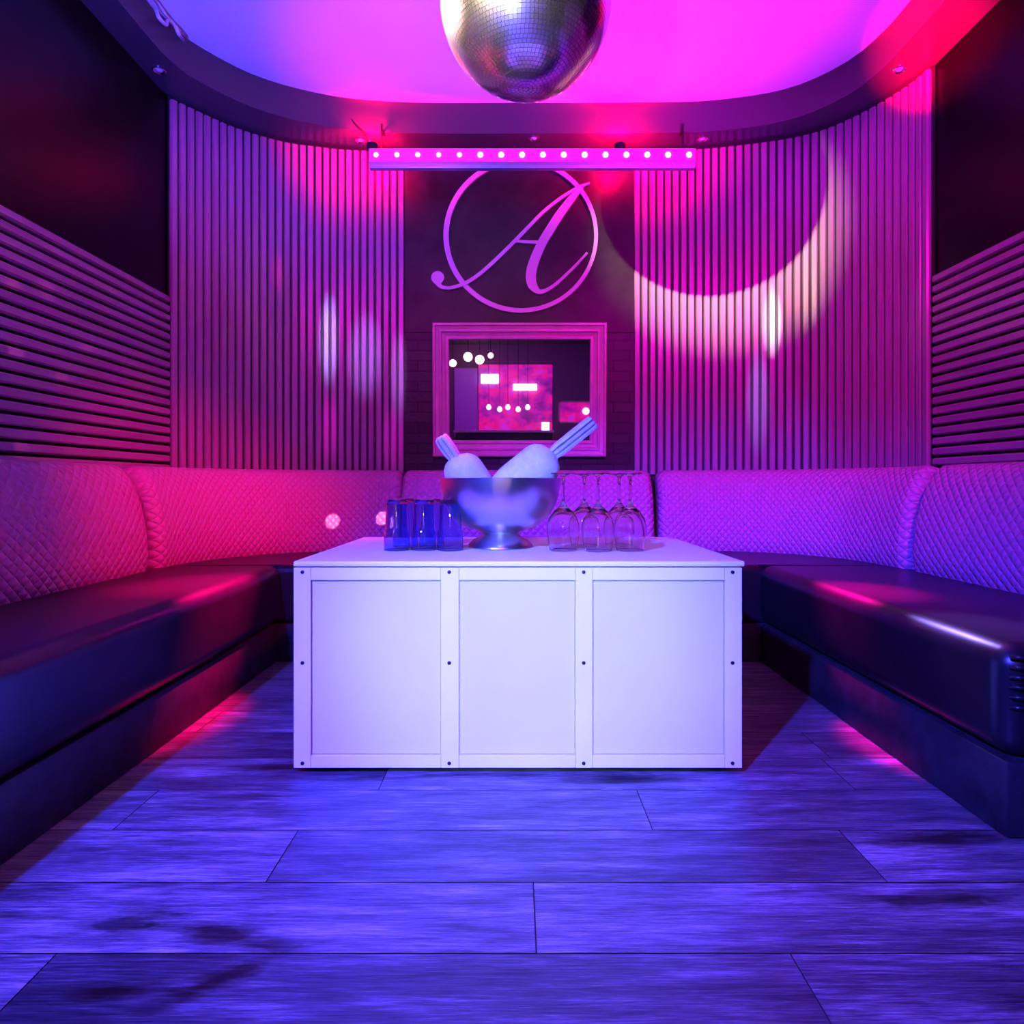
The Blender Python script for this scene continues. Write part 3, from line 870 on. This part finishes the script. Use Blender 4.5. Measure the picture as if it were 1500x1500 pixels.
# ------------------------------------------------------------------ lights
def spot(name, loc, target, color, energy, ang, blend=.6, radius=.05):
    l = bpy.data.lights.new(name, 'SPOT'); l.color = color; l.energy = energy; l.spot_size = math.radians(ang); l.spot_blend = blend; l.shadow_soft_size = radius
    o = bpy.data.objects.new(name, l); COL.objects.link(o); o.location = loc
    o.rotation_euler = (Vector(target) - Vector(loc)).to_track_quat('-Z', 'Y').to_euler(); return o
def point(name, loc, color, energy, radius=.03):
    l = bpy.data.lights.new(name, 'POINT'); l.color = color; l.energy = energy; l.shadow_soft_size = radius
    o = bpy.data.objects.new(name, l); COL.objects.link(o); o.location = loc; return o

spot('blue_key', (-1.26, -.75, 2.25), (.05, 1.65, .15), (.04, .04, 1.), 4500, 56, 1., .05)
spot('table_front', (-.15, -.9, 1.25), (.05, 1.71, .36), (.38, .56, .9), 345, 28, 1., .04)  # added cool spot with no fixture behind it, whitens the table front
spot('ball_spot', (-.95, .60, 2.244), (1.16, 3.68, 2.20), (1., .80, .45), 2500, 22.5, .9, .012)
spot('ball_edge_fill', (-1.70, 2.55, 2.66), BALL, (1., .56, .50), 2400, 16.5, .3, .03)  # added warm spot, no fixture: brightens the left edge of the ball
for side, px, en in (('left', 545, 42), ('right', 908, 58)):
    p = P(px, 204, LY + .02)
    spot('red_uplight_' + side, p, p + Vector((0, 1, .22)), (1., .0, .08), en, 172, .25, .02)
spot('violet_wash_left', (-.9, .1, 2.65), (-1.2, 3.5, 1.6), (.72, .0, .62), 260, 56, 1., .08)
spot('violet_wash_right', (1.1, .1, 2.65), (1.2, 3.5, 1.35), (.95, .0, .62), 430, 56, 1., .08)
spot('red_wash', (1.3, 1.0, 2.6), (-1.42, 2.95, .55), (1., .0, .10), 820, 27, 1., .04)
spot('blue_ceiling', (-.85, -.2, .7), (-.75, 2.15, 2.9), (.04, .05, 1.), 1500, 60, 1., .08)
spot('magenta_ceiling', (1.25, -.1, .6), (.72, 2.80, 2.9), (1., .0, 1.), 1700, 30, 1., .08)  # added spot for the magenta patch on the ceiling right of the ball
spot('magenta_ceiling_left', (-.3, -.2, .6), (-.62, 3.2, 2.9), (1., .0, .7), 800, 19, 1., .05)  # added narrow spot for the magenta ceiling patch above the left uplight
spot('violet_ceiling', (.8, -.2, .6), (1.25, 2.35, 2.9), (.28, .02, 1.), 1100, 46, 1., .08)
spot('red_corner', (-.3, -.5, .35), (1.85, 2.80, 2.74), (1., .0, .06), 30000, 7.5, 1., .02)
# tall narrow beams that wash single slats
for nm, org, tgt, colr, en, ang, sx in (
        ('slat_streak', (.0, .3, 2.5), P(482, 500, 3.68), (.36, .38, 1.), 950, 9.5, .22),
        ('slat_streak', (.0, .3, 2.5), P(535, 520, 3.68), (.34, .30, 1.), 850, 9, .42),
        ('slat_streak', (.0, .3, 2.5), P(584, 545, 3.68), (.50, .30, 1.), 700, 9, .2),
        ('slat_streak', (.0, .3, 2.5), P(482, 632, 3.68), (.9, .0, .7), 520, 6.5, .3),
        ('slat_streak', (.0, .3, 2.5), P(575, 640, 3.68), (.9, .0, .8), 420, 6.5, .35),
        ('slat_streak', (.2, .2, 2.5), P(1130, 475, 3.62), (1., 1., 1.), 1300, 7, .26),
        ('slat_streak', (.2, .2, 2.5), P(1110, 590, 3.62), (.22, .3, 1.), 700, 10, .22),
        ('slat_streak', (.2, .2, 2.5), P(407, 395, 3.55), (1., .0, .35), 260, 4, .35)):
    spot(nm, org, tgt, colr, en, ang, 1., .01).scale = (sx, 1, 1)
spot('dot_left', (.45, .8, 2.3), P(485, 768, 3.43), (1., .6, .7), 1500, 1.35, .5, .004)
spot('dot_right', (.45, .8, 2.3), P(560, 760, 3.46), (1., .6, .7), 1500, 1.3, .5, .004)
spot('dot_bowl', (.35, .8, 2.3), P(735, 706, 1.905), (1., .5, .6), 2600, 1.9, .6, .004)
for i, (px, py) in enumerate(((25, 515), (130, 510), (92, 553), (20, 412), (70, 425), (35, 655))):
    tgt = P(px, py, -1.72 * F / (px - VX)); d = (tgt - BALL).normalized()
    spot('ball_glint', BALL + d * (BR + .02), tgt, (1., .2, .55), 60, 2.6, .8, .004)  # added spots just off the ball, imitating light thrown by its tiles
spot('seat_edge_fill_left', (-.3, LY - .01, 2.60), (-1.11, 2.3, .42), (1., .0, .16), 12000, 14, 1., .02)  # added spot at the bar for a red highlight on the left seat edge
spot('seat_edge_fill_right', (.85, LY - .01, 2.60), (1.17, 2.15, .42), (1., .0, .35), 7500, 10, 1., .02)  # likewise added, for a pink highlight on the right seat edge
spot('seat_edge_fill_blue', (.6, LY - .01, 2.60), (1.19, 1.60, .42), (.28, .2, 1.), 2600, 7, 1., .02)  # likewise added, for a blue highlight near the right seat's front end
spot('rear_fill', (.0, -1.0, 2.66), (.0, REAR, .8), (.5, .1, 1.), 90, 110, 1., .05)  # added spot: lights the rear wall so the glass outlines come out lighter
spot('violet_floor', (.3, -.6, 2.6), (-.1, .9, 0), (.9, .0, .8), 130, 55, 1., .05)
w = bpy.data.worlds.new('World'); SC.world = w; w.use_nodes = True
w.node_tree.nodes['Background'].inputs[0].default_value = (.02, .0, .04, 1)
w.node_tree.nodes['Background'].inputs[1].default_value = .3

# ------------------------------------------------------------------ camera
cam = bpy.data.cameras.new('camera'); co = bpy.data.objects.new('camera', cam); COL.objects.link(co)
co.location = (0, 0, CAMZ); co.rotation_euler = (PI / 2, 0, 0)
cam.sensor_width = 36; cam.lens = F / 1500 * 36
cam.shift_x = -(VX - 750) / 1500; cam.shift_y = -(750 - VY) / 1500
cam.clip_start = .02
SC.camera = co
SC.view_settings.view_transform = 'Standard'; SC.view_settings.look = 'None'
SC.view_settings.exposure = 0; SC.view_settings.gamma = 1
SC.view_settings.use_curve_mapping = False
